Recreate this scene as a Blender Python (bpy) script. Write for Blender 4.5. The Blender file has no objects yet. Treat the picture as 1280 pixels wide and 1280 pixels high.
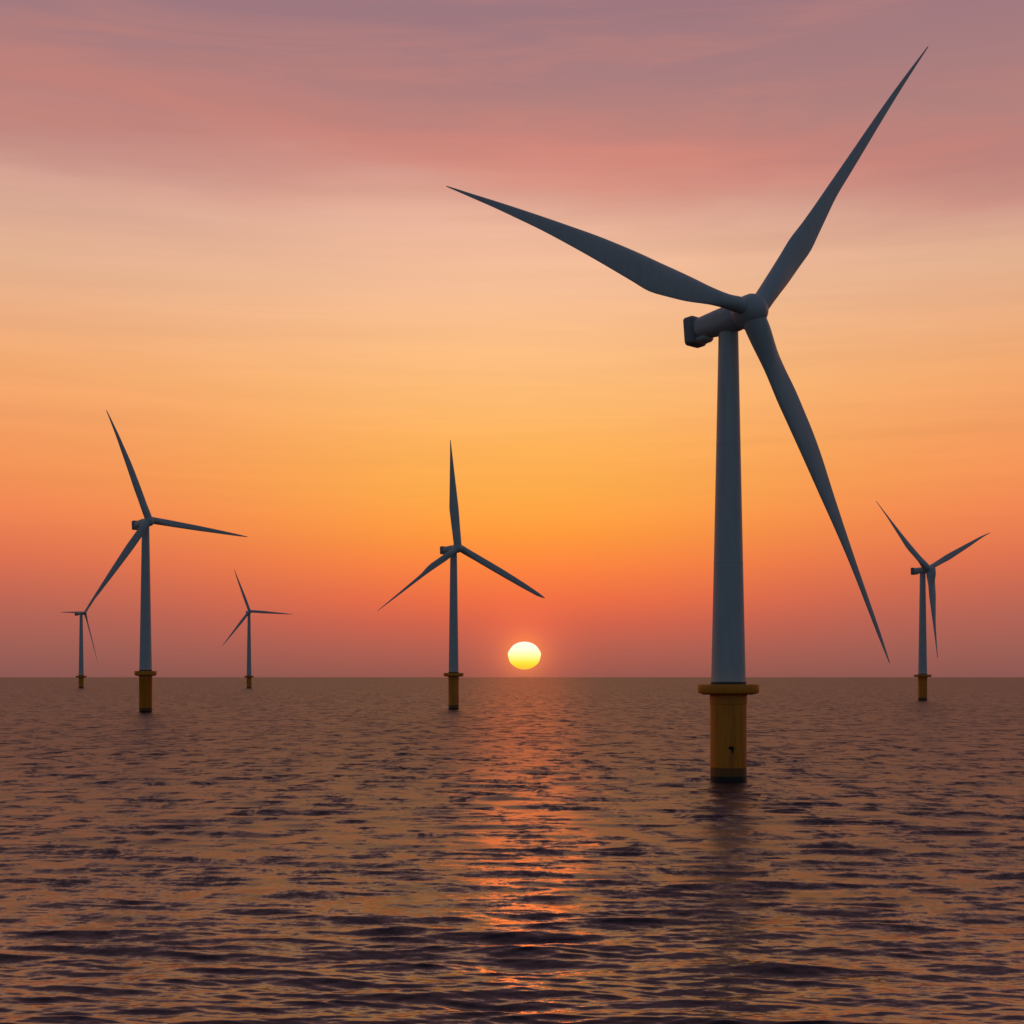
import bpy, bmesh, math, random
import numpy as np
from mathutils import Vector

C = bpy.context.scene.collection
SC = bpy.context.scene
R = math.radians

# ------------------------------------------------------------------ camera
CAM_H = 17.6
cam_data = bpy.data.cameras.new("camera")
cam_data.lens = 50.0
cam_data.sensor_width = 36.0
cam_data.shift_y = 206.5 / 1280.0
cam_data.clip_start = 0.5
cam_data.clip_end = 400000.0
cam = bpy.data.objects.new("camera", cam_data)
cam.location = (0, 0, CAM_H)
cam.rotation_euler = (R(90), 0, 0)
C.objects.link(cam)
SC.camera = cam

SUN_AZ = 0.5          # degrees right of straight ahead
SUN_EL = 0.90         # where the disc stands

# ------------------------------------------------------------------ node helpers
def lin(c):
    return tuple(((v / 255.0) / 12.92 if v / 255.0 <= 0.04045 else ((v / 255.0 + 0.055) / 1.055) ** 2.4) for v in c)

class G:
    """small helper to write node maths as calls"""
    def __init__(self, tree):
        self.t = tree; self.n = tree.nodes; self.l = tree.links
    def new(self, kind): return self.n.new(kind)
    def put(self, sock, v):
        if hasattr(v, 'node'): self.l.new(v, sock)
        else: sock.default_value = v
    def m(self, op, a, b=None, c=None, clamp=False):
        nd = self.new('ShaderNodeMath'); nd.operation = op; nd.use_clamp = clamp
        self.put(nd.inputs[0], a)
        if b is not None: self.put(nd.inputs[1], b)
        if c is not None: self.put(nd.inputs[2], c)
        return nd.outputs[0]
    def v(self, op, a, b=None, scale=None):
        nd = self.new('ShaderNodeVectorMath'); nd.operation = op
        self.put(nd.inputs[0], a)
        if b is not None: self.put(nd.inputs[1], b)
        if scale is not None: self.put(nd.inputs['Scale'], scale)
        return nd.outputs[1] if op in ('DOT_PRODUCT', 'LENGTH', 'DISTANCE') else nd.outputs[0]
    def xyz(self, x, y, z):
        nd = self.new('ShaderNodeCombineXYZ')
        for i, q in enumerate((x, y, z)): self.put(nd.inputs[i], q)
        return nd.outputs[0]
    def sep(self, vec):
        nd = self.new('ShaderNodeSeparateXYZ'); self.put(nd.inputs[0], vec); return nd.outputs
    def ramp(self, fac, stops, mode='LINEAR'):
        nd = self.new('ShaderNodeValToRGB'); cr = nd.color_ramp; cr.interpolation = mode
        while len(cr.elements) > 1: cr.elements.remove(cr.elements[-1])
        cr.elements[0].position = stops[0][0]; cr.elements[0].color = (*stops[0][1], 1)
        for p, c in stops[1:]:
            e = cr.elements.new(p); e.color = (*c, 1)
        self.put(nd.inputs[0], fac); return nd.outputs[0]
    def step(self, x, a, b):
        nd = self.new('ShaderNodeMapRange'); nd.interpolation_type = 'SMOOTHSTEP'
        self.put(nd.inputs[0], x); nd.inputs[1].default_value = a; nd.inputs[2].default_value = b
        return nd.outputs[0]
    def noise(self, vec, scale, detail=4, rough=0.55, dist=0.0, color=False):
        nd = self.new('ShaderNodeTexNoise'); self.put(nd.inputs['Vector'], vec)
        nd.inputs['Scale'].default_value = scale; nd.inputs['Detail'].default_value = detail
        nd.inputs['Roughness'].default_value = rough; nd.inputs['Distortion'].default_value = dist
        return nd.outputs['Color'] if color else nd.outputs[0]
    def mix(self, f, a, b, mode='MIX'):
        nd = self.new('ShaderNodeMix'); nd.data_type = 'RGBA'; nd.blend_type = mode; nd.clamp_factor = True
        self.put(nd.inputs[0], f)
        for s, q in ((nd.inputs[6], a), (nd.inputs[7], b)):
            if isinstance(q, tuple) and len(q) == 3: q = (*q, 1)
            self.put(s, q)
        return nd.outputs[2]

# ------------------------------------------------------------------ sky
world = bpy.data.worlds.new("World"); SC.world = world; world.use_nodes = True
W = G(world.node_tree); W.n.clear()
tc = W.new('ShaderNodeTexCoord')
d = W.v('NORMALIZE', tc.outputs['Generated'])
dx, dy, dz = W.sep(d)
el = W.m('MULTIPLY', W.m('ARCSINE', dz), 180 / math.pi)             # elevation, degrees
az = W.m('MULTIPLY', W.m('ARCTAN2', dx, dy), 180 / math.pi)         # azimuth from straight ahead, degrees
daz = W.m('SUBTRACT', az, SUN_AZ)
EMAX = 30.0
e01 = W.m('DIVIDE', el, EMAX, clamp=True)
st = lambda rows: [(e / EMAX, lin(c)) for e, c in rows]
side = W.ramp(e01, st([(0, (138, 88, 82)), (1.2, (157, 95, 85)), (2.4, (175, 100, 86)), (3.5, (196, 105, 84)), (4.7, (220, 113, 82)),
                       (6.3, (240, 131, 85)), (8.0, (244, 147, 90)), (9.6, (242, 155, 99)), (11.6, (243, 168, 110)), (13.5, (234, 171, 127)),
                       (15.5, (227, 176, 143)), (17.5, (217, 168, 147)), (19.5, (205, 155, 143)), (23, (165, 130, 135)), (26, (135, 115, 135)), (30, (112, 104, 130))]))
cent = W.ramp(e01, st([(0, (152, 88, 78)), (1.2, (184, 96, 79)), (2.2, (214, 100, 74)), (3.2, (240, 112, 68)), (4.4, (253, 132, 64)),
                       (5.8, (255, 155, 62)), (7.4, (255, 172, 75)), (9.2, (255, 179, 90)), (11.2, (254, 187, 115)), (13.5, (252, 191, 136)),
                       (15.5, (245, 190, 152)), (17.5, (235, 182, 155)), (19.5, (220, 165, 148)), (23, (175, 135, 137)), (26, (150, 120, 135)), (30, (118, 106, 132))]))
wc = W.m('EXPONENT', W.m('MULTIPLY', W.m('MULTIPLY', daz, daz), -1.0 / (2 * 9.0 ** 2)))
front = W.mix(wc, side, cent)
# thin horizontal streaks of cirrus low down
streak = W.noise(W.xyz(W.m('MULTIPLY', az, 0.05), W.m('MULTIPLY', el, 1.0), 3.7), 1.0, 5, 0.6, 0.3)
sk = W.m('MULTIPLY', W.m('SUBTRACT', streak, 0.5), W.step(el, 3.0, 9.0))
front = W.v('SCALE', front, scale=W.m('ADD', 1.0, W.m('MULTIPLY', sk, 0.22)))
# the glow that hugs the disc
ddel = W.m('SUBTRACT', el, SUN_EL)
r2 = W.m('ADD', W.m('MULTIPLY', daz, daz), W.m('MULTIPLY', ddel, ddel))
gl = W.m('EXPONENT', W.m('MULTIPLY', r2, -1 / 3.2))
front = W.v('ADD', front, W.v('SCALE', (0.24, 0.03, 0.0), scale=gl))
gl2 = W.m('EXPONENT', W.m('MULTIPLY', r2, -1 / 0.65))
front = W.v('ADD', front, W.v('SCALE', (0.30, 0.10, 0.0), scale=gl2))
# the deck of stratus across the top
cn = W.noise(W.xyz(W.m('MULTIPLY', az, 0.040), W.m('MULTIPLY', el, 0.26), 1.3), 1.0, 6, 0.52, 0.4)
cn2 = W.noise(W.xyz(W.m('MULTIPLY', az, 0.060), W.m('MULTIPLY', el, 0.50), 9.1), 1.0, 7, 0.58, 0.9)
edge = W.m('ADD', el, W.m('ADD', W.m('MULTIPLY', W.m('SUBTRACT', cn, 0.5), 5.0), W.m('MULTIPLY', az, 0.060)))
deck = W.m('MULTIPLY', W.step(edge, 17.0, 20.4), 0.92)
pink = W.mix(wc, lin((192, 128, 120)), lin((206, 132, 120)))
mauve = W.ramp(e01, [(0.55, lin((178, 128, 124))), (0.70, lin((176, 127, 124))), (0.85, lin((156, 119, 127))), (1.0, lin((130, 108, 120)))])
pk = W.m('ADD', W.m('MULTIPLY', W.step(edge, 23.0, 19.2), 0.60), W.m('MULTIPLY', W.step(cn2, 0.40, 0.72), 0.58), clamp=True)
cloud = W.mix(pk, mauve, pink)
glow_edge = W.m('MULTIPLY', W.m('MULTIPLY', W.step(edge, 18.0, 19.0), W.step(edge, 20.6, 19.2)), W.m('MULTIPLY', wc, 0.38))
cloud = W.mix(glow_edge, cloud, lin((232, 132, 112)))
front = W.mix(W.m('MULTIPLY', deck, W.step(el, 75, 45)), front, cloud)
# overhead and behind the camera the sky is clear and already dim
nsk = W.new('ShaderNodeTexSky'); nsk.sky_type = 'NISHITA'; nsk.sun_disc = False
nsk.sun_elevation = R(7.0); nsk.sun_rotation = R(SUN_AZ)
nsk.dust_density = 2.0; nsk.air_density = 1.0; nsk.ozone_density = 1.5
dusk = W.v('ADD', W.v('SCALE', nsk.outputs[0], scale=0.04), lin((51, 59, 74)))
away = W.m('MAXIMUM', W.step(W.m('ABSOLUTE', daz), 35, 95), W.step(el, 42, 80))
sky = W.mix(away, front, dusk)
bg = W.new('ShaderNodeBackground'); W.l.new(sky, bg.inputs[0]); bg.inputs[1].default_value = 1.0
wo = W.new('ShaderNodeOutputWorld'); W.l.new(bg.outputs[0], wo.inputs[0])

# ------------------------------------------------------------------ sun lamp (low, reddened by the haze at the horizon)
sl = bpy.data.lights.new("sun_light", 'SUN')
sl.energy = 0.030; sl.angle = R(3.5); sl.color = (1.0, 0.14, 0.015)
so = bpy.data.objects.new("sun_light", sl); C.objects.link(so)
LE, LA = R(7.0), R(SUN_AZ)
so.rotation_euler = Vector((-math.sin(LA) * math.cos(LE), -math.cos(LA) * math.cos(LE), -math.sin(LE))).to_track_quat('-Z', 'Y').to_euler()

SC.view_settings.view_transform = 'Standard'; SC.view_settings.look = 'None'
SC.view_settings.exposure = 0.0; SC.view_settings.gamma = 1
SC.cycles.max_bounces = 6; SC.cycles.use_denoising = True
SC.cycles.sample_clamp_indirect = 8.0

# ------------------------------------------------------------------ materials
def material(name):
    m = bpy.data.materials.new(name); m.use_nodes = True
    g = G(m.node_tree); g.n.clear()
    b = g.new('ShaderNodeBsdfPrincipled'); o = g.new('ShaderNodeOutputMaterial')
    g.l.new(b.outputs[0], o.inputs[0])
    return m, g, b

def paint(name, col, dirt, rough):
    m, g, b = material(name)
    t = g.new('ShaderNodeTexCoord').outputs['Object']
    n1 = g.noise(g.v('MULTIPLY', t, (1.0, 1.0, 0.16)), 0.9, 6, 0.6)
    n2 = g.noise(t, 4.0, 5, 0.6)
    f = g.m('ADD', g.m('MULTIPLY', g.step(n1, 0.45, 0.75), 0.45), g.m('MULTIPLY', g.step(n2, 0.5, 0.8), 0.25), clamp=True)
    g.put(b.inputs['Base Color'], g.mix(f, col, dirt))
    g.put(b.inputs['Roughness'], g.m('ADD', rough, g.m('MULTIPLY', n2, 0.15)))
    bp = g.new('ShaderNodeBump'); bp.inputs['Strength'].default_value = 0.08; bp.inputs['Distance'].default_value = 0.05
    g.put(bp.inputs['Height'], n2); g.put(b.inputs['Normal'], bp.outputs[0])
    return m

M_GREY = paint('pale_grey_gelcoat', (0.50, 0.52, 0.53), (0.38, 0.39, 0.39), 0.38)
M_TOWER = paint('pale_grey_tower_paint', (0.52, 0.54, 0.55), (0.40, 0.41, 0.41), 0.42)
M_DARK = paint('dark_grey_steel', (0.06, 0.065, 0.07), (0.03, 0.03, 0.03), 0.55)
M_COVER = paint('mid_grey_cover', (0.26, 0.28, 0.30), (0.16, 0.17, 0.17), 0.5)  # rear housing, a darker grey than the nacelle body
M_RUST = paint('blackened_rusty_steel', (0.022, 0.015, 0.011), (0.012, 0.009, 0.007), 0.8)
M_DECK = paint('yellow_platform_paint', (0.88, 0.265, 0.005), (0.58, 0.165, 0.008), 0.5)

def pile_paint():
    m, g, b = material('yellow_pile_paint')
    geo = g.new('ShaderNodeTexCoord').outputs['Object']
    x, y, z = g.sep(geo)
    n1 = g.noise(g.v('MULTIPLY', geo, (1.0, 1.0, 0.12)), 1.1, 6, 0.62)
    n2 = g.noise(geo, 2.2, 5, 0.6)
    c = g.mix(g.step(n1, 0.40, 0.70), (0.88, 0.255, 0.003), (0.62, 0.16, 0.004))
    # marine growth and damp up to the splash line
    zz = g.m('ADD', z, g.m('MULTIPLY', g.m('SUBTRACT', n2, 0.5), 0.35))
    c = g.mix(g.m('MULTIPLY', g.step(zz, 2.35, 2.15), 0.72), c, (0.05, 0.035, 0.018))
    c = g.mix(g.step(zz, 0.95, 0.65), c, (0.012, 0.013, 0.012))
    g.put(b.inputs['Base Color'], c); b.inputs['Roughness'].default_value = 0.5
    return m
M_PILE = pile_paint()

def sea_water():
    m, g, b = material('sea_water')
    t = g.new('ShaderNodeTexCoord').outputs['Object']
    at = g.new('ShaderNodeAttribute'); at.attribute_name = 'unresolved'
    u = at.outputs['Fac']
    p1 = g.v('MULTIPLY', t, (0.26, 0.80, 1.0))
    p2 = g.v('MULTIPLY', t, (1.3, 4.0, 1.0))
    a = g.v('SUBTRACT', g.noise(p1, 1.0, 5, 0.6, 0.4, color=True), (0.5, 0.5, 0.5))
    c = g.v('SUBTRACT', g.noise(p2, 1.0, 4, 0.62, 0.5, color=True), (0.5, 0.5, 0.5))
    p0 = g.v('MULTIPLY', t, (0.19, 0.10, 1.0))
    w0 = g.v('SUBTRACT', g.noise(p0, 1.0, 5, 0.78, 0.5, color=True), (0.5, 0.5, 0.5))
    a = g.v('ADD', a, g.v('SCALE', w0, scale=2.0))
    slope = g.v('ADD', g.v('SCALE', a, scale=g.m('MULTIPLY', u, SEA_FAR)), g.v('SCALE', c, scale=SEA_NEAR))
    slope = g.v('MULTIPLY', slope, (0.5, 1.0, 0.0))
    nrm = g.v('NORMALIZE', g.v('ADD', g.new('ShaderNodeNewGeometry').outputs['Normal'], slope))
    g.put(b.inputs['Normal'], nrm)
    b.inputs['Base Color'].default_value = (0.030, 0.012, 0.019, 1)
    g.put(b.inputs['Roughness'], g.m('ADD', 0.10, g.m('MULTIPLY', u, 0.31)))
    b.inputs['IOR'].default_value = 1.333
    return m
SEA_FAR, SEA_NEAR = 1.4, 0.42
M_SEA = sea_water()

# ------------------------------------------------------------------ sea: one sheet with wind waves, finer near by, out to the horizon
def build_sea():
    f = 1422.0
    near = [0.5, 8, 18, 28, 36, 42, 47, 51]
    q = np.arange(CAM_H * f / 54.0, 1.2, -0.55)             # even spacing as the eye sees the surface
    rad = np.concatenate([near, CAM_H * f / q, [30000, 45000, 70000, 120000, 220000]])
    fine = np.arange(-27.0, 27.0001, 0.050)
    coarse = np.arange(31.0, 329.1, 4.0)
    azs = np.radians(np.concatenate([fine, coarse]))
    nr, na = len(rad), len(azs)
    Rr, A = np.meshgrid(rad, azs, indexing='ij')
    X = Rr * np.sin(A); Y = Rr * np.cos(A)
    drow = np.gradient(rad)[:, None] * np.ones((1, na))
    dcol = np.abs(np.gradient(azs))[None, :] * rad[:, None]
    rng = np.random.default_rng(11)
    NW = 160
    lam = np.exp(rng.uniform(np.log(0.5), np.log(15.0), NW))
    th = rng.normal(0, 0.30, NW) + 0.10                     # mostly running towards or away from the viewer
    sgn = 1.0
    k = 2 * np.pi / lam
    kx, ky = k * np.sin(th) * sgn, k * np.cos(th)
    shape = np.exp(-(np.log(lam / 1.5)) ** 2 / (2 * 0.7 ** 2)) + 0.9 * np.exp(-(np.log(lam / 5.5)) ** 2 / (2 * 0.5 ** 2))
    slope = np.sqrt(shape); slope *= WAVE_SLOPE * math.sqrt(2) / math.sqrt((slope ** 2).sum())
    amp = slope / k; ph = rng.uniform(0, 2 * np.pi, NW)
    # gusts: patches of rougher and smoother water
    Z = np.zeros_like(X); DX = np.zeros_like(X); DY = np.zeros_like(X); lost = np.zeros_like(X)
    gust = 1.0 + 0.16 * np.sin(X * 0.031 + 1.1 + 1.3 * np.sin(Y * 0.011)) * np.sin(Y * 0.023 + 0.7) + 0.12 * np.sin(X * 0.075 - Y * 0.052)
    for i in range(NW):
        cyc = np.abs(kx[i]) * dcol / (2 * np.pi) + np.abs(ky[i]) * drow / (2 * np.pi)
        w = np.clip((0.42 - cyc) / 0.22, 0, 1); w = w * w * (3 - 2 * w)
        p = kx[i] * X + ky[i] * Y + ph[i]
        s, c = np.sin(p), np.cos(p)
        aw = amp[i] * w * gust
        Z += aw * c
        DX -= 0.85 * aw * s * kx[i] / k[i]; DY -= 0.85 * aw * s * ky[i] / k[i]
        lost += slope[i] ** 2 * (1 - w)
    lost = np.sqrt(lost / (slope ** 2).sum())
    co = np.stack([X + DX, Y + DY, Z], -1).reshape(-1, 3).astype(np.float32)
    i0 = (np.arange(nr - 1)[:, None] * na + np.arange(na)[None, :])
    i1 = (np.arange(nr - 1)[:, None] * na + (np.arange(na)[None, :] + 1) % na)
    quads = np.stack([i0, i0 + na, i1 + na, i1], -1).reshape(-1, 4)[:, ::-1]
    # the azimuth runs clockwise seen from above: this order faces up
    quads = quads[:, ::-1]
    fan = np.arange(na)
    me = bpy.data.meshes.new('sea')
    nq = len(quads)
    me.vertices.add(len(co)); me.vertices.foreach_set('co', co.ravel())
    loops = np.concatenate([quads.ravel(), fan[::-1]]).astype(np.int32)
    me.loops.add(len(loops)); me.loops.foreach_set('vertex_index', loops)
    me.polygons.add(nq + 1)
    starts = np.concatenate([np.arange(nq) * 4, [nq * 4]]).astype(np.int32)
    me.polygons.foreach_set('loop_start', starts)
    me.polygons.foreach_set('use_smooth', np.ones(nq + 1, bool))
    at = me.attributes.new('unresolved', 'FLOAT', 'POINT'); at.data.foreach_set('value', lost.ravel().astype(np.float32))
    me.update(); me.validate()
    if me.polygons[nq // 2].normal.z < 0: me.flip_normals()
    me.materials.append(M_SEA)
    o = bpy.data.objects.new('sea', me); C.objects.link(o)
    o['kind'] = 'structure'; o['label'] = 'dark choppy sea with orange sunset reflections'
    return o
WAVE_SLOPE = 0.158
build_sea()

# ------------------------------------------------------------------ the sun's disc, far beyond the horizon
def build_sun():
    dist = 90000.0
    m = bpy.data.materials.new('setting_sun'); m.use_nodes = True
    g = G(m.node_tree); g.n.clear()
    z = g.sep(g.new('ShaderNodeTexCoord').outputs['Generated'])[2]
    col = g.ramp(z, [(0.0, (1.0, 0.50, 0.06)), (0.10, (1.0, 0.60, 0.03)), (0.26, (1.0, 0.80, 0.06)), (0.46, (1.0, 0.94, 0.30)), (0.72, (1.0, 0.98, 0.72)), (1.0, (1.0, 0.97, 0.80))])
    e = g.new('ShaderNodeEmission'); g.l.new(col, e.inputs[0]); e.inputs[1].default_value = 1.05
    o = g.new('ShaderNodeOutputMaterial'); g.l.new(e.outputs[0], o.inputs[0])
    bm = bmesh.new(); bmesh.ops.create_uvsphere(bm, u_segments=48, v_segments=32, radius=1.0)
    rx, rz = dist * 20.6 / 1777.8, dist * 17.4 / 1777.8
    for v in bm.verts:
        lo = max(0.0, -v.co.z)
        wob = 1 + 0.015 * math.sin(9 * v.co.z)
        v.co = Vector((v.co.x * rx * wob * (1 - 0.05 * lo), v.co.y * rx, v.co.z * rz))
    for f in bm.faces: f.smooth = True
    me = bpy.data.meshes.new('sun'); bm.to_mesh(me); bm.free(); me.materials.append(m)
    ob = bpy.data.objects.new('sun', me); C.objects.link(ob)
    ob.location = (dist * math.tan(R(SUN_AZ)), dist, CAM_H + dist * 27.0 / 1777.8)
    ob['label'] = 'bright yellow setting sun hanging just above the sea horizon'; ob['category'] = 'sun'
build_sun()

# ------------------------------------------------------------------ wind turbines
def link(name, bm, mat, parent, smooth=True):
    bmesh.ops.recalc_face_normals(bm, faces=bm.faces)
    me = bpy.data.meshes.new(name)
    if smooth:
        for f in bm.faces: f.smooth = True
    bm.to_mesh(me); bm.free()
    me.materials.append(mat)
    if smooth:
        me.set_sharp_from_angle(angle=R(38))
    o = bpy.data.objects.new(name, me); C.objects.link(o); o.parent = parent
    return o

def loft(bm, rings, cap=True):
    vs = [[bm.verts.new(p) for p in r] for r in rings]
    n = len(rings[0])
    for a, b in zip(vs, vs[1:]):
        for i in range(n):
            bm.faces.new((a[i], a[(i + 1) % n], b[(i + 1) % n], b[i]))
    if cap:
        bm.faces.new(vs[0][::-1]); bm.faces.new(vs[-1])

def turned(profile, seg=64):
    """solid of revolution about z from (radius, z) pairs"""
    bm = bmesh.new()
    loft(bm, [[Vector((r * math.cos(2 * math.pi * i / seg), r * math.sin(2 * math.pi * i / seg), z)) for i in range(seg)] for r, z in profile])
    return bm

def frame(yaw, tilt):
    ps, t = R(yaw), R(tilt)
    a = Vector((math.sin(ps) * math.cos(t), -math.cos(ps) * math.cos(t), math.sin(t)))     # out of the spinner's nose
    e1 = Vector((math.cos(ps), math.sin(ps), 0)); e2 = a.cross(e1)
    return a, e1, e2

def blade_mesh(hub, a, e1, e2, ang, length, rows, root_d):
    """airfoil sections between a leading and a trailing edge given in the rotor's plane"""
    n = 20
    bm = bmesh.new(); rings = []
    u = e1 * math.cos(R(ang)) + e2 * math.sin(R(ang)); v = e2 * math.cos(R(ang)) - e1 * math.sin(R(ang))
    # resample the outline finely and smoothly
    P = np.array(rows); t0 = np.linspace(0, 1, len(P))
    tt = np.linspace(0, 1, 49)
    def spl(y):
        m = np.gradient(y, t0); out = []
        for t in tt:
            i = min(int(t * (len(P) - 1)), len(P) - 2); h = t0[1]; s = (t - t0[i]) / h
            out.append((2*s**3-3*s**2+1)*y[i] + (s**3-2*s**2+s)*h*m[i] + (-2*s**3+3*s**2)*y[i+1] + (s**3-s**2)*h*m[i+1])
        return np.array(out)
    Q = [spl(P[:, j]) for j in range(4)]
    flip = np.abs(Q[1]).sum() > np.abs(Q[3]).sum()
    for j in range(len(tt)):
        A = u * Q[0][j] + v * Q[1][j]; B = u * Q[2][j] + v * Q[3][j]
        s = max(0.0, (Q[0][j] + Q[2][j]) / 2 / length)
        ch = (A - B).length; mid = (A + B) / 2; w = (A - B).normalized()
        if flip: w = -w
        # w points to the leading edge (the narrower side); the root is round, the rest an airfoil
        k = min(1.0, max(0.0, (s - 0.05) / 0.16)); k = k * k * (3 - 2 * k)
        th = root_d * (1 - k) + ch * (0.32 - 0.14 * min(1, s * 1.2)) * k
        bend = a * 0.0
        ring = []
        for i in range(n):
            q = 2 * math.pi * i / n; x = math.cos(q); y = math.sin(q)
            yy = y * (1 - k) + k * y * (0.62 + 0.38 * x) * 1.25
            ring.append(hub + mid + w * (x * ch / 2) + a * (yy * th / 2 - 0.03 * k * ch * x) + bend)
        rings.append(ring)
    loft(bm, rings)
    return bm

def rrect(c, e1, e2, hw, hh, r, n=6):
    out = []
    for cx, cy, q0 in ((hw - r, hh - r, 0), (-(hw - r), hh - r, 90), (-(hw - r), -(hh - r), 180), (hw - r, -(hh - r), 270)):
        for i in range(n + 1):
            q = R(q0 + 90 * i / n)
            out.append(c + e1 * (cx + r * math.cos(q)) + e2 * (cy + r * math.sin(q)))
    return out

def turbine(T, label):
    m = T['m']; px = T['px']
    root = bpy.data.objects.new('wind_turbine', None); C.objects.link(root)
    root.location = (T['x'], T['y'], 0); root.empty_display_size = 2
    root['label'] = label; root['category'] = 'wind turbine'; root['group'] = 'offshore wind turbines standing in the sea'
    zp = lambda y: CAM_H + (846.5 - y) * m          # measured heights
    p0, p1 = zp(px['deck'][1]), zp(px['deck'][0])   # underside and top of the platform
    rp = px['pile'] / 2 * m; rd = px['deck_w'] / 2 * m
    r0, r1 = px['tower'][0] / 2 * m, px['tower'][1] / 2 * m
    hub_z = T['hub_z']
    a, e1, e2 = frame(T['yaw'], T['tilt'])
    hub = a * T['overhang'] + Vector((0, 0, hub_z))
    an, n1, n2 = frame(T['nyaw'], T['ntilt'])
    seg = 72
    hn = px['nac_h'] / 2 * m; th = p1 - p0
    top = hub_z - hn * 0.55
    # foundation pile and its platform
    link('monopile', turned([(rp, -6), (rp, p0 - 0.9 * th), (rp * 1.03, p0 - 0.85 * th), (rp * 1.03, p0 + 0.003)], seg), M_PILE, root)
    link('platform', turned([(rp * 1.04, p0 + 0.006), (rd * 0.80, p0 + 0.02 * th), (rd * 0.985, p0 + 0.18 * th), (rd, p0 + 0.26 * th), (rd, p1 - 0.06 * th), (rd * 0.99, p1), (r0 * 0.6, p1 + 0.002)], seg), M_DECK, root)
    fl = px['flange'] * m
    link('flange_ring', turned([(r0 * 1.015, p1 + 0.004), (r0 * 1.03, p1 + 0.12 * fl), (r0 * 1.03, p1 + 0.9 * fl), (r0 * 1.01, p1 + fl)], seg), M_DARK, root)
    prof = []
    zb = p1 + fl + 0.003
    for i in range(25):
        s = i / 24; prof.append((r0 + (r1 - r0) * (s ** 0.93), zb + (top - zb) * s))
    tw = link('tower', turned(prof, seg), M_TOWER, root)
    # weld seams of the tower cans
    for s in (0.33, 0.66):
        rr = r0 + (r1 - r0) * (s ** 0.93); z = zb + (top - zb) * s
        link('section_seam', turned([(rr * 1.0, z - 0.10), (rr * 1.010, z - 0.07), (rr * 1.010, z + 0.07), (rr * 1.0, z + 0.10)], seg), M_TOWER, tw)
    # nacelle
    nl = T['nac_len']; hw = hn * 0.92
    rings = []
    start = hub - a * (px['spin'] * m * 0.48) - e2 * (hn * 0.42)
    for s, k, dz in ((0.0, 0.86, 0), (0.03, 1.0, 0), (0.10, 1.08, 0), (0.30, 1.08, 0), (0.55, 1.02, 0), (0.8, 0.93, 0), (1.0, 0.86, 0)):
        c = start - an * (nl * s) + n2 * dz
        rings.append(rrect(c, n1, n2, hw * k, hn * k, hn * 0.78 * k))
    bm = bmesh.new(); loft(bm, rings)
    nac = link('nacelle', bm, M_GREY, root)
    # the taller housing across its rear end, with a belly hanging under it
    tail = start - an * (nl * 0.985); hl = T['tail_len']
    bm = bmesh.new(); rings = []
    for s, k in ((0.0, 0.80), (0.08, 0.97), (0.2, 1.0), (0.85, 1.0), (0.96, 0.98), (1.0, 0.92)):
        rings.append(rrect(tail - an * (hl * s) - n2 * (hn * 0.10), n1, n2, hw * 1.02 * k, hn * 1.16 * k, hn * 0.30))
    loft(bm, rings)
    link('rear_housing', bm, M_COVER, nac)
    bm = bmesh.new(); rings = []
    for s, k in ((-1.15, 0.35), (-1.05, 0.72), (-0.8, 0.95), (-0.3, 1.0), (0.6, 1.0), (0.9, 0.9), (0.97, 0.6)):
        rings.append(rrect(tail - an * (hl * s) - n2 * (hn * 0.96), n1, n2, hw * 0.70 * k, hn * 0.26 * k, hn * 0.30 * k))
    loft(bm, rings)
    link('cooler_duct', bm, M_GREY, nac)
    # spinner with its three blades
    rs = px['spin'] / 2 * m
    rings = []
    nn = 40
    for s, k in ((-1.02, 0.70), (-0.95, 0.86), (-0.7, 0.97), (-0.2, 1.0), (0.15, 0.985), (0.4, 0.90), (0.6, 0.76), (0.76, 0.56), (0.86, 0.36), (0.92, 0.12)):
        c = hub - e2 * (0.28 * rs) + a * (s * rs)
        rings.append([c + (e1 * math.cos(2 * math.pi * i / nn) + e2 * math.sin(2 * math.pi * i / nn)) * (rs * k) for i in range(nn)])
    bm = bmesh.new(); loft(bm, rings)
    sp = link('spinner', bm, M_GREY, root)
    for ang, ln, rows in T['blades']:
        w0 = abs(rows[1][1] - rows[1][3])
        link('blade', blade_mesh(hub, a, e1, e2, ang, ln, rows, w0 * 0.95), M_GREY, sp)
    return root, rp

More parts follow.
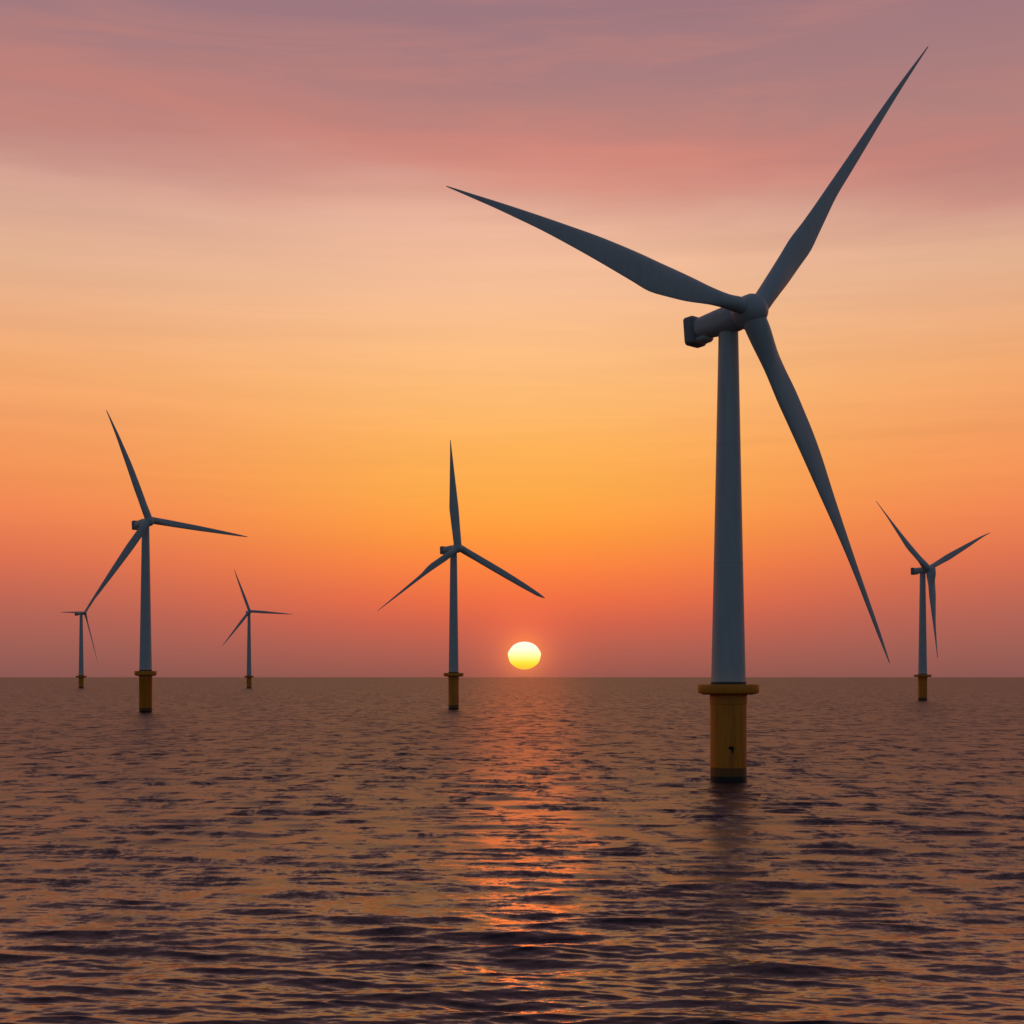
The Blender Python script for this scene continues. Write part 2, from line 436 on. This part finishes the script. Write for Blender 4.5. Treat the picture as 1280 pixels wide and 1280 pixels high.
TURBINES = [
dict(kind='near', x=36.94, y=242.80, yaw=36.00, tilt=5.00, overhang=5.58, hub_z=79.33, m=0.1366, blades=[
   (48.23, 79.53, [(-0.2, 0.58, 1.2, -2.81), (2.5, 0.58, 4.0, -2.83), (5.3, 0.65, 6.9, -2.98), (8.8, 0.77, 10.6, -3.22), (13.1, 0.95, 14.9, -3.28), (17.4, 1.14, 19.4, -3.34), (21.9, 0.95, 23.7, -2.81), (26.5, 0.87, 28.0, -2.27), (31.9, 0.86, 33.1, -1.65), (38.2, 0.84, 39.3, -1.39), (44.6, 0.81, 45.6, -1.13), (51.2, 0.81, 52.1, -0.84), (57.9, 0.76, 58.7, -0.57), (64.9, 0.64, 65.5, -0.35), (72.1, 0.4, 72.4, -0.2), (76.7, 0.21, 76.9, -0.14), (79.5, 0.1, 79.6, -0.1)]),
   (172.55, 61.30, [(0.9, 2.08, -0.3, -0.74), (3.7, 2.07, 2.6, -0.73), (6.6, 2.23, 5.5, -0.36), (10.2, 2.75, 9.0, -0.48), (14.6, 3.6, 12.9, -0.83), (18.8, 4.07, 16.8, -1.07), (22.8, 4.34, 20.7, -1.26), (26.4, 3.74, 24.5, -1.47), (30.5, 3.05, 28.8, -1.59), (35.1, 2.31, 33.7, -1.6), (39.7, 1.66, 38.6, -1.43), (44.1, 1.12, 43.3, -1.23), (48.6, 0.75, 48.0, -0.99), (52.9, 0.45, 52.5, -0.71), (57.2, 0.26, 56.9, -0.39), (59.8, 0.15, 59.7, -0.2), (61.3, 0.08, 61.3, -0.08)]),
   (-64.25, 66.51, [(0.1, 1.33, -0.1, -2.83), (2.6, 1.34, 2.4, -2.84), (5.2, 1.44, 4.9, -2.75), (8.4, 1.6, 8.1, -2.6), (12.3, 2.01, 11.9, -2.49), (16.2, 2.47, 15.8, -2.39), (20.1, 2.66, 19.7, -2.09), (24.1, 2.8, 23.6, -1.78), (28.7, 2.64, 28.2, -1.45), (34.0, 2.17, 33.6, -1.11), (39.3, 1.78, 39.0, -0.73), (44.7, 1.43, 44.4, -0.43), (50.1, 1.12, 49.9, -0.28), (55.5, 0.87, 55.3, -0.27), (61.0, 0.58, 60.9, -0.26), (64.5, 0.29, 64.4, -0.17), (66.5, 0.12, 66.5, -0.12)]),
   ]),
dict(kind='A', x=-183.61, y=712.69, yaw=39.00, tilt=4.00, overhang=4.29, hub_z=95.81, m=0.4009, blades=[
   (-5.40, 54.85, [(0.2, 1.73, -0.2, -1.73), (2.3, 1.74, 1.9, -1.73), (4.4, 1.74, 4.0, -1.74), (7.0, 1.71, 6.6, -1.71), (10.2, 1.66, 9.8, -1.65), (13.4, 1.6, 13.0, -1.6), (16.6, 1.54, 16.3, -1.54), (19.9, 1.48, 19.5, -1.46), (23.7, 1.41, 23.3, -1.38), (28.0, 1.32, 27.7, -1.27), (32.4, 1.17, 32.1, -1.12), (36.9, 1.03, 36.6, -0.97), (41.3, 0.87, 41.1, -0.82), (45.8, 0.68, 45.6, -0.66), (50.3, 0.46, 50.2, -0.46), (53.2, 0.27, 53.1, -0.27), (54.9, 0.16, 54.8, -0.16)]),
   (111.46, 56.82, [(-0.1, 1.93, 0.1, -1.81), (2.2, 1.93, 2.4, -1.81), (4.5, 1.88, 4.7, -1.84), (7.4, 1.8, 7.6, -1.91), (10.8, 1.71, 11.0, -1.98), (14.3, 1.62, 14.5, -2.06), (17.7, 1.51, 17.9, -2.12), (21.1, 1.31, 21.3, -2.14), (25.1, 1.09, 25.3, -2.16), (29.7, 0.85, 29.9, -2.12), (34.2, 0.66, 34.4, -1.89), (38.8, 0.47, 38.9, -1.66), (43.3, 0.28, 43.4, -1.43), (47.8, 0.22, 47.9, -1.06), (52.3, 0.19, 52.4, -0.65), (55.1, 0.19, 55.2, -0.36), (56.8, 0.19, 56.8, -0.19)]),
   (-126.49, 57.87, [(-0.2, 1.88, 0.2, -1.99), (2.2, 1.88, 2.6, -1.98), (4.6, 1.88, 4.9, -1.98), (7.6, 1.87, 7.9, -1.99), (11.2, 1.87, 11.5, -2.02), (14.7, 1.87, 15.0, -2.05), (18.2, 1.85, 18.5, -2.05), (21.8, 1.74, 22.0, -1.92), (25.8, 1.62, 26.1, -1.76), (30.5, 1.48, 30.7, -1.57), (35.1, 1.3, 35.3, -1.36), (39.7, 1.12, 39.9, -1.15), (44.3, 0.94, 44.4, -0.94), (48.8, 0.71, 48.9, -0.71), (53.4, 0.46, 53.4, -0.46), (56.2, 0.27, 56.2, -0.27), (57.9, 0.16, 57.9, -0.16)]),
   ]),
dict(kind='FL', x=-688.04, y=2271.46, yaw=72.00, tilt=4.00, overhang=7.01, hub_z=120.36, m=1.2777, blades=[
   (41.17, 92.75, [(0.0, 2.09, 0.0, -2.09), (3.7, 2.09, 3.7, -2.09), (7.4, 2.09, 7.4, -2.09), (12.1, 2.09, 12.1, -2.09), (17.6, 2.09, 17.6, -2.09), (23.2, 2.09, 23.2, -2.09), (28.8, 2.06, 28.8, -2.06), (34.3, 1.92, 34.3, -1.92), (40.8, 1.76, 40.8, -1.76), (48.2, 1.58, 48.2, -1.58), (55.7, 1.39, 55.7, -1.39), (63.1, 1.19, 63.1, -1.19), (70.5, 0.99, 70.5, -0.99), (77.9, 0.79, 77.9, -0.79), (85.3, 0.51, 85.3, -0.51), (90.0, 0.32, 90.0, -0.32), (92.8, 0.21, 92.8, -0.21)]),
   (-177.95, 66.44, [(0.0, 1.49, 0.0, -1.49), (2.7, 1.49, 2.7, -1.49), (5.3, 1.49, 5.3, -1.49), (8.6, 1.49, 8.6, -1.49), (12.6, 1.49, 12.6, -1.49), (16.6, 1.49, 16.6, -1.49), (20.6, 1.48, 20.6, -1.48), (24.6, 1.38, 24.6, -1.38), (29.2, 1.26, 29.2, -1.26), (34.5, 1.13, 34.5, -1.13), (39.9, 1.0, 39.9, -1.0), (45.2, 0.85, 45.2, -0.85), (50.5, 0.71, 50.5, -0.71), (55.8, 0.57, 55.8, -0.57), (61.1, 0.36, 61.1, -0.36), (64.4, 0.23, 64.4, -0.23), (66.4, 0.15, 66.4, -0.15)]),
   (-71.68, 84.67, [(0.0, 1.91, 0.0, -1.91), (3.4, 1.91, 3.4, -1.91), (6.8, 1.91, 6.8, -1.91), (11.0, 1.91, 11.0, -1.91), (16.1, 1.91, 16.1, -1.91), (21.2, 1.91, 21.2, -1.91), (26.2, 1.88, 26.2, -1.88), (31.3, 1.76, 31.3, -1.76), (37.3, 1.61, 37.3, -1.61), (44.0, 1.44, 44.0, -1.44), (50.8, 1.27, 50.8, -1.27), (57.6, 1.09, 57.6, -1.09), (64.4, 0.9, 64.4, -0.9), (71.1, 0.72, 71.1, -0.72), (77.9, 0.46, 77.9, -0.46), (82.1, 0.29, 82.1, -0.29), (84.7, 0.19, 84.7, -0.19)]),
   ]),
dict(kind='FR', x=-419.95, y=2271.33, yaw=29.00, tilt=3.00, overhang=2.77, hub_z=122.89, m=1.2776, blades=[
   (-2.81, 72.61, [(0.1, 2.09, -0.1, -2.09), (3.0, 2.09, 2.8, -2.09), (5.8, 2.09, 5.6, -2.09), (9.4, 2.09, 9.2, -2.09), (13.7, 2.09, 13.5, -2.09), (18.0, 2.09, 17.9, -2.09), (22.4, 2.07, 22.2, -2.07), (26.7, 1.94, 26.5, -1.93), (31.8, 1.77, 31.6, -1.77), (37.6, 1.59, 37.4, -1.59), (43.4, 1.4, 43.2, -1.4), (49.2, 1.2, 49.1, -1.2), (55.0, 1.0, 54.9, -1.0), (60.9, 0.8, 60.8, -0.8), (66.7, 0.51, 66.7, -0.51), (70.4, 0.32, 70.4, -0.32), (72.6, 0.21, 72.6, -0.21)]),
   (110.32, 70.69, [(-0.0, 2.24, 0.0, -2.24), (2.8, 2.24, 2.9, -2.24), (5.7, 2.24, 5.7, -2.24), (9.2, 2.24, 9.2, -2.24), (13.4, 2.24, 13.5, -2.24), (17.7, 2.24, 17.8, -2.24), (21.9, 2.21, 22.0, -2.21), (26.2, 2.06, 26.3, -2.06), (31.1, 1.89, 31.2, -1.89), (36.8, 1.69, 36.9, -1.69), (42.5, 1.49, 42.5, -1.49), (48.1, 1.28, 48.2, -1.28), (53.8, 1.06, 53.8, -1.06), (59.4, 0.85, 59.4, -0.85), (65.0, 0.54, 65.1, -0.54), (68.6, 0.34, 68.6, -0.34), (70.7, 0.22, 70.7, -0.22)]),
   (-129.03, 72.26, [(-0.1, 2.12, 0.1, -2.12), (2.8, 2.12, 3.0, -2.12), (5.8, 2.12, 5.9, -2.12), (9.4, 2.12, 9.6, -2.12), (13.8, 2.12, 13.9, -2.12), (18.1, 2.12, 18.3, -2.12), (22.5, 2.09, 22.7, -2.09), (26.8, 1.95, 27.0, -1.95), (31.9, 1.78, 32.1, -1.78), (37.7, 1.6, 37.8, -1.59), (43.5, 1.41, 43.6, -1.41), (49.3, 1.2, 49.4, -1.2), (55.0, 1.0, 55.1, -1.0), (60.8, 0.8, 60.8, -0.8), (66.5, 0.51, 66.6, -0.51), (70.1, 0.32, 70.1, -0.32), (72.3, 0.21, 72.3, -0.21)]),
   ]),
dict(kind='C', x=-32.08, y=781.18, yaw=33.00, tilt=4.00, overhang=4.30, hub_z=88.68, m=0.4394, blades=[
   (-25.21, 62.39, [(0.3, 2.04, -0.3, -1.91), (2.8, 2.04, 2.1, -1.92), (5.2, 2.04, 4.5, -1.92), (8.2, 2.05, 7.5, -1.92), (11.9, 2.05, 11.2, -1.91), (15.5, 2.06, 14.8, -1.91), (19.2, 2.06, 18.5, -1.9), (22.9, 2.07, 22.2, -1.9), (27.3, 2.07, 26.5, -1.89), (32.2, 2.04, 31.5, -1.87), (37.2, 1.89, 36.5, -1.8), (42.3, 1.73, 41.6, -1.72), (47.3, 1.56, 46.7, -1.64), (52.3, 1.24, 51.8, -1.45), (57.4, 0.91, 57.0, -1.26), (60.6, 0.51, 60.3, -0.67), (62.4, 0.25, 62.3, -0.25)]),
   (92.09, 58.86, [(-0.2, 2.12, 0.2, -2.26), (2.2, 2.12, 2.5, -2.26), (4.5, 2.36, 4.9, -2.31), (7.4, 2.75, 7.8, -2.4), (10.9, 3.14, 11.4, -2.46), (14.4, 3.36, 14.9, -2.44), (17.9, 3.57, 18.4, -2.42), (21.4, 3.7, 21.9, -2.37), (25.6, 3.3, 26.0, -2.13), (30.3, 2.85, 30.7, -1.85), (35.0, 2.39, 35.4, -1.58), (39.8, 1.94, 40.1, -1.3), (44.6, 1.48, 44.8, -1.01), (49.3, 1.02, 49.5, -0.72), (54.1, 0.61, 54.2, -0.46), (57.1, 0.36, 57.1, -0.3), (58.8, 0.21, 58.9, -0.21)]),
   (-144.07, 62.33, [(-0.3, 2.28, 0.1, -1.14), (2.3, 2.28, 2.7, -1.14), (4.9, 2.28, 5.3, -1.14), (8.1, 2.18, 8.5, -1.32), (12.0, 2.06, 12.4, -1.55), (15.8, 1.77, 16.2, -1.75), (19.7, 1.46, 20.1, -1.96), (23.5, 1.24, 23.8, -1.65), (27.9, 1.04, 28.1, -0.99), (32.9, 0.91, 33.1, -0.8), (37.9, 0.79, 38.1, -0.68), (42.8, 0.67, 43.0, -0.57), (47.8, 0.54, 47.9, -0.46), (52.6, 0.4, 52.7, -0.35), (57.5, 0.26, 57.5, -0.23), (60.5, 0.16, 60.5, -0.15), (62.3, 0.11, 62.3, -0.11)]),
   ]),
dict(kind='R', x=312.50, y=1082.33, yaw=36.00, tilt=8.00, overhang=5.59, hub_z=99.45, m=0.6088, blades=[
   (21.45, 89.12, [(-0.4, 1.66, 0.5, -1.99), (3.0, 1.66, 3.9, -2.0), (6.4, 1.67, 7.4, -2.0), (10.6, 1.81, 11.7, -2.11), (15.8, 1.98, 16.9, -2.24), (20.9, 2.16, 22.1, -2.38), (26.1, 2.33, 27.4, -2.51), (31.4, 2.28, 32.6, -2.36), (37.6, 2.17, 38.8, -2.11), (44.7, 2.04, 45.8, -1.83), (51.9, 1.91, 52.9, -1.55), (59.2, 1.75, 60.0, -1.21), (66.5, 1.56, 67.2, -0.77), (73.9, 1.37, 74.4, -0.34), (81.4, 0.91, 81.7, -0.13), (86.2, 0.45, 86.4, -0.16), (89.1, 0.17, 89.2, -0.17)]),
   (137.39, 71.29, [(1.6, 4.15, -0.5, -1.39), (4.5, 4.15, 2.4, -1.39), (7.4, 4.27, 5.3, -1.35), (11.2, 4.6, 9.0, -1.24), (15.6, 4.98, 13.4, -1.12), (20.1, 5.25, 17.8, -0.92), (24.5, 5.5, 22.2, -0.7), (28.7, 5.46, 26.6, -0.51), (33.5, 4.73, 31.7, -0.38), (38.9, 3.91, 37.4, -0.27), (44.3, 3.15, 43.1, -0.24), (49.7, 2.39, 48.8, -0.21), (55.1, 1.64, 54.4, -0.19), (60.5, 1.13, 60.0, -0.21), (65.9, 0.7, 65.6, -0.24), (69.3, 0.43, 69.1, -0.26), (71.4, 0.27, 71.2, -0.27)]),
   (-91.51, 68.71, [(-0.8, 5.98, 0.2, -1.52), (2.0, 5.98, 3.0, -1.52), (4.7, 5.98, 5.7, -1.52), (8.2, 5.8, 9.2, -1.66), (12.4, 5.59, 13.4, -1.84), (16.6, 5.38, 17.5, -2.01), (20.8, 5.1, 21.7, -2.14), (25.0, 4.44, 25.8, -2.01), (29.9, 3.68, 30.6, -1.86), (35.5, 2.81, 36.1, -1.62), (41.1, 1.94, 41.5, -1.38), (46.7, 1.42, 47.0, -1.15), (52.2, 1.11, 52.4, -0.91), (57.7, 0.79, 57.9, -0.68), (63.2, 0.55, 63.3, -0.49), (66.6, 0.41, 66.7, -0.39), (68.7, 0.32, 68.7, -0.32)]),
   ]),

]
PX = {   # sizes read off each turbine: pile, platform (top, underside), tower foot and head, spinner, nacelle
 'near': dict(pile=45, deck=(855.5, 868.5), deck_w=76, tower=(43, 24), flange=3.2, spin=41, nac_h=31),
 'A':    dict(pile=15.8, deck=(838.8, 845.0), deck_w=27, tower=(15.4, 9.0), flange=1.6, spin=12.5, nac_h=10),
 'FL':   dict(pile=6.3, deck=(844.6, 846.9), deck_w=13, tower=(6.2, 3.6), flange=0.7, spin=4.6, nac_h=3.6),
 'FR':   dict(pile=6.2, deck=(844.8, 847.0), deck_w=11.5, tower=(6.0, 3.4), flange=0.7, spin=5, nac_h=3.4),
 'C':    dict(pile=13, deck=(841.2, 845.8), deck_w=25, tower=(12.4, 8.4), flange=1.3, spin=12, nac_h=8.6),
 'R':    dict(pile=11.2, deck=(843.2, 846.3), deck_w=21.5, tower=(10.8, 6.8), flange=1.1, spin=9, nac_h=7.6),
}
NAC = {'near': (45, 5, 8.9, 2.0), 'A': (46, 3, 9.8, 2.0), 'FL': (60, 2, 15.0, 3.0), 'FR': (30, 3, 8.0, 2.0), 'C': (50, 1, 8.3, 1.8), 'R': (52, 1, 9.0, 2.4)}
LABEL = {
 'near': 'tallest and nearest grey wind turbine on a thick yellow pile, right of the sun',
 'A': 'mid-sized wind turbine at left, its lower blade crossing a smaller turbine behind',
 'FL': 'small distant leftmost wind turbine behind the blade tip of a larger turbine',
 'FR': 'smallest far turbine left of centre, one blade pointing right, one steeply up',
 'C': 'mid-distance wind turbine just left of the sun with one blade straight up',
 'R': 'distant turbine at far right with a Y shaped rotor, one blade hanging down',
}
for T in TURBINES:
    k = T['kind']
    T['px'] = PX[k]; T['nyaw'], T['ntilt'], T['nac_len'], T['tail_len'] = NAC[k]
    root, rp = turbine(T, LABEL[k])
    if k == 'near':
        # a dark smudge low on the pile, built as small raised blocks facing the viewer
        bm = bmesh.new()
        y = -math.sqrt(rp * rp - 0.3 ** 2) - 0.02
        for cx, cz, sx, sz in ((0.02, 5.70, 0.95, 0.42), (0.16, 5.45, 0.42, 0.50), (0.27, 5.05, 0.26, 0.62)):
            r = bmesh.ops.create_cube(bm, size=1.0)
            for v in r['verts']:
                v.co = Vector((cx + v.co.x * sx, y + v.co.y * (0.20 + 0.01 * cz) - 0.02 * cz / 5, cz + v.co.z * sz))
        bmesh.ops.bevel(bm, geom=list(bm.edges), offset=0.09, segments=3, affect='EDGES')
        br = link('dark_mark', bm, M_RUST, root)
